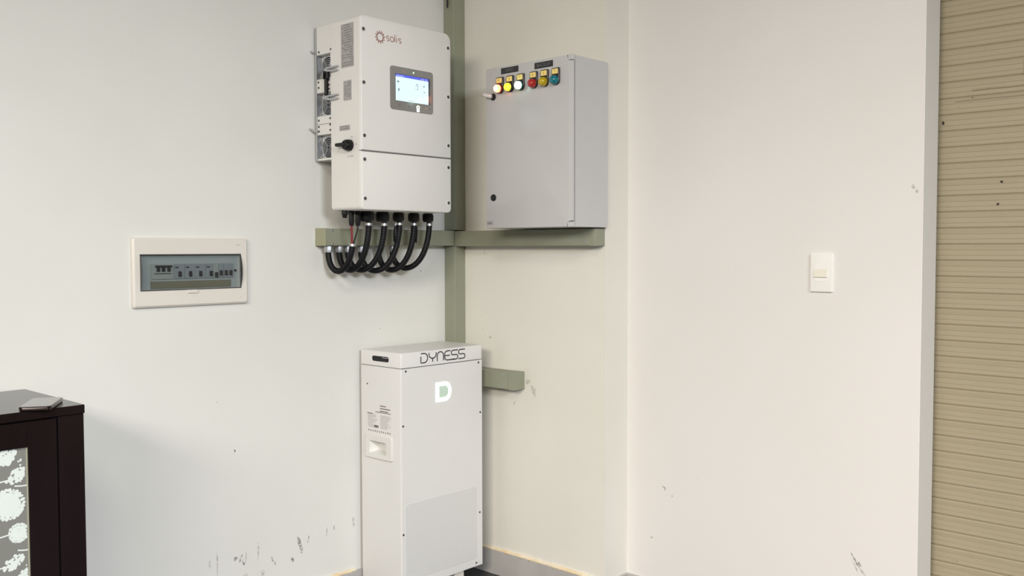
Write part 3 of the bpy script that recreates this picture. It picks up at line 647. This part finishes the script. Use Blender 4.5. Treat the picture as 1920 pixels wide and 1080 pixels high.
# ------------------------------------------------------------------ light switch
sw = thing('light_switch', 'white light switch plate on the pinkish right wall', 'light switch', (1.515,REC,1.166))
obj('plate', rprism(B(),'y',1.479,1.552,1.166,1.287,.003,[(REC,0),(REC-.006,0),(REC-.0085,.002),(REC-.009,.004)]), SWW, sw, 30)
obj('module_frame', rprism(B(),'y',1.4915,1.5385,1.1995,1.2535,.002,[(REC-.009,0),(REC-.0098,.0006)]), SWW, sw)
rk=B(); V=[rk.verts.new(p) for p in ((1.4945,REC-.0095,1.213),(1.5355,REC-.0095,1.213),(1.5355,REC-.0095,1.2385),(1.4945,REC-.0095,1.2385),(1.4945,REC-.0155,1.2135),(1.5355,REC-.0155,1.2135),(1.5355,REC-.0105,1.238),(1.4945,REC-.0105,1.238))]
for q in ((0,1,2,3),(4,5,6,7),(0,1,5,4),(1,2,6,5),(2,3,7,6),(3,0,4,7)): rk.faces.new([V[i] for i in q])
obj('rocker', rk, SWY, sw, None, 'ivory rocker pressed at the top')

# ------------------------------------------------------------------ sideboard with printed glass door
CX,CY,CZ=.390,-1.685,.912; CL=-2.75
sb = thing('glass_door_cabinet', 'dark espresso wooden cabinet with dandelion-printed glass door', 'cabinet', (.2,-2.2,0))
obj('top', box(B(), .004,CX+.004,CL,CY,CZ-.022,CZ,.0012,1), WOOD, sb)
obj('side_panel', box(B(), .006,CX-.001,CY-.064,CY-.001,0,CZ-.0225,.001,1), WOOD, sb)
obj('side_panel', box(B(), .006,CX-.001,CL+.001,CL+.064,0,CZ-.0225,.001,1), WOOD, sb)
obj('back_panel', box(B(), .006,.016,CL+.06,CY-.06,.05,CZ-.0225), WOOD, sb)
obj('door_gap', box(B(), CX-.02,CX-.012,CL+.06,CY-.063,.06,CZ-.0225), GAPM, sb)
obj('plinth', box(B(), .03,CX-.015,CL+.062,CY-.062,0,.06), WOOD, sb)
dy1=CY-.0685; 
for (a,b_) in ((-2.2135,dy1),(CL+.068,-2.2165)):
    zt=CZ-.0265; zb=.064; s=.068
    d=obj('door', box(B(), CX-.018,CX,b_-s,b_,zb,zt,.001,1), WOOD, sb)
    obj('stile', box(B(), CX-.018,CX,a,a+s,zb,zt,.001,1), WOOD, d); obj('rail', box(B(), CX-.018,CX,a+s,b_-s,zt-.0615,zt,.001,1), WOOD, d); obj('rail', box(B(), CX-.018,CX,a+s,b_-s,zb,zb+.07,.001,1), WOOD, d)
    obj('glass_pane', box(B(), CX-.012,CX-.007,a+s,b_-s,zb+.07,zt-.0615), FROST, d)
    bm=B(); box(bm,CX-.0068,CX-.0055,b_-s-.003,b_-s,zb+.07,zt-.0615); obj('glass_edge', bm, EDGE, d)
    if b_==dy1: door1=d
    else: door2=d; g2=b_-s-.003
# dandelion prints on the near pane
XP=CX-.0068; GR=dy1-.068-.003
def dandelion(y,z,r,kind,seed,stem,door=None,lim=None):
    rnd=random.Random(seed); bm=B(); k=0
    def disc(yy,zz,rr):
        nonlocal k
        if yy+rr>(lim or GR): return
        n=8; a=XP+.0001+.0000004*k; k+=1
        bm.faces.new([bm.verts.new((a,yy+rr*math.cos(2*math.pi*i/n),zz+rr*math.sin(2*math.pi*i/n))) for i in range(n)])
    if kind=='puff':
        for i in range(170):
            q=rnd.random()**.5*r; t=rnd.uniform(0,6.283); disc(y+q*math.cos(t),z+q*math.sin(t),r*rnd.uniform(.06,.14))
        disc(y,z,r*.82)
        for i in range(26):
            t=6.283*i/26; disc(y+r*1.0*math.cos(t),z+r*1.0*math.sin(t),r*rnd.uniform(.07,.13))
    else:
        for i in range(90):
            q=rnd.random()**.6*r; t=rnd.uniform(0,6.283); yy,zz=q*math.cos(t),q*.55*math.sin(t)
            disc(y+yy*.88-zz*.3,z+yy*.45+zz*.95,r*rnd.uniform(.07,.17))
        for i in range(9): disc(y+r*rnd.uniform(-.9,1.25),z-r*rnd.uniform(.3,.7)+r*.45*rnd.uniform(0,1),r*.075)
    for (y0,z0_,y1,z1_) in stem:
        stroke(bm,'x',[(y0,z0_),((y0+y1)/2,(z0_+z1_)/2-.001),(y1,z1_)],.0034,XP+.0001,XP+.0003)
    obj('dandelion_print', bm, DAND, door or door1)
dandelion(-1.878,.800,.034,'seed',1,[])
dandelion(-1.848,.757,.026,'seed',2,[(-1.96,.742,-1.858,.750),(-1.852,.733,-1.824,.730)])
dandelion(-1.867,.690,.036,'puff',3,[(-1.98,.68,-1.89,.686)])
dandelion(-1.845,.617,.0225,'puff',4,[(-1.96,.607,-1.866,.617),(-1.848,.575,-1.824,.571)])
dandelion(-1.858,.547,.026,'seed',5,[(-1.96,.535,-1.868,.541)])
dandelion(-1.834,.513,.020,'seed',6,[])
for i,(y,z,r,k) in enumerate([(-1.94,.72,.04,'seed'),(-1.96,.64,.035,'puff'),(-1.95,.56,.03,'seed'),(-1.90,.46,.035,'puff'),(-1.86,.40,.025,'seed'),(-2.03,.77,.03,'puff'),(-2.05,.60,.035,'seed'),(-2.04,.48,.03,'puff')]):
    dandelion(y,z,r,k,20+i,[(y-.08,z-.012,y-r*.8,z-.004)])

for i,(y,z,r,k) in enumerate([(-2.36,.79,.034,'seed'),(-2.33,.72,.028,'seed'),(-2.37,.65,.036,'puff'),(-2.34,.57,.024,'puff'),(-2.44,.74,.032,'puff'),(-2.46,.60,.036,'seed'),(-2.40,.49,.034,'puff'),(-2.34,.42,.026,'seed'),(-2.53,.68,.03,'seed'),(-2.52,.50,.034,'puff')]):
    dandelion(y,z,r,k,50+i,[(y-.075,z-.012,y-r*.8,z-.004)],door2,g2)

# smartphone lying on the cabinet
ph = thing('smartphone', 'dark smartphone lying face up on the corner of the wooden cabinet', 'phone', (.3525,-1.768,CZ))
def phbox(bm, z0_, z1_, i):
    c=Vector((.345,-1.771)); d=Vector((-.84,.543)).normalized(); e=Vector((.543,.84))
    hl,hw=.074,.0365
    pts=[]
    for u,v in rrect(-hl+i,hl-i,-hw+i,hw-i,.010,5): pts.append(tuple(c+d*u+e*v))
    return pts
bm=B(); loft(bm,'z',[(CZ+.0006,phbox(bm,0,0,.0015)),(CZ+.002,phbox(bm,0,0,0)),(CZ+.0095,phbox(bm,0,0,0)),(CZ+.0110,phbox(bm,0,0,.0012))]); obj('phone_body', bm, PHB, ph, 40)
bm=B(); loft(bm,'z',[(CZ+.0110,phbox(bm,0,0,.0014)),(CZ+.0114,phbox(bm,0,0,.0018))]); obj('phone_screen', bm, PHG, ph)

# tiny print, gaps and lettering too small to pick apart one by one
for o in bpy.data.objects:
    if o.name.split('.')[0] in ('label_print','sticker_print','switch_lettering','header_text','screen_icons','embossed_mark','notch_gap','dandelion_print','logo_mark','logo_word','lid_lettering','lettering'):
        o['kind'] = 'stuff'
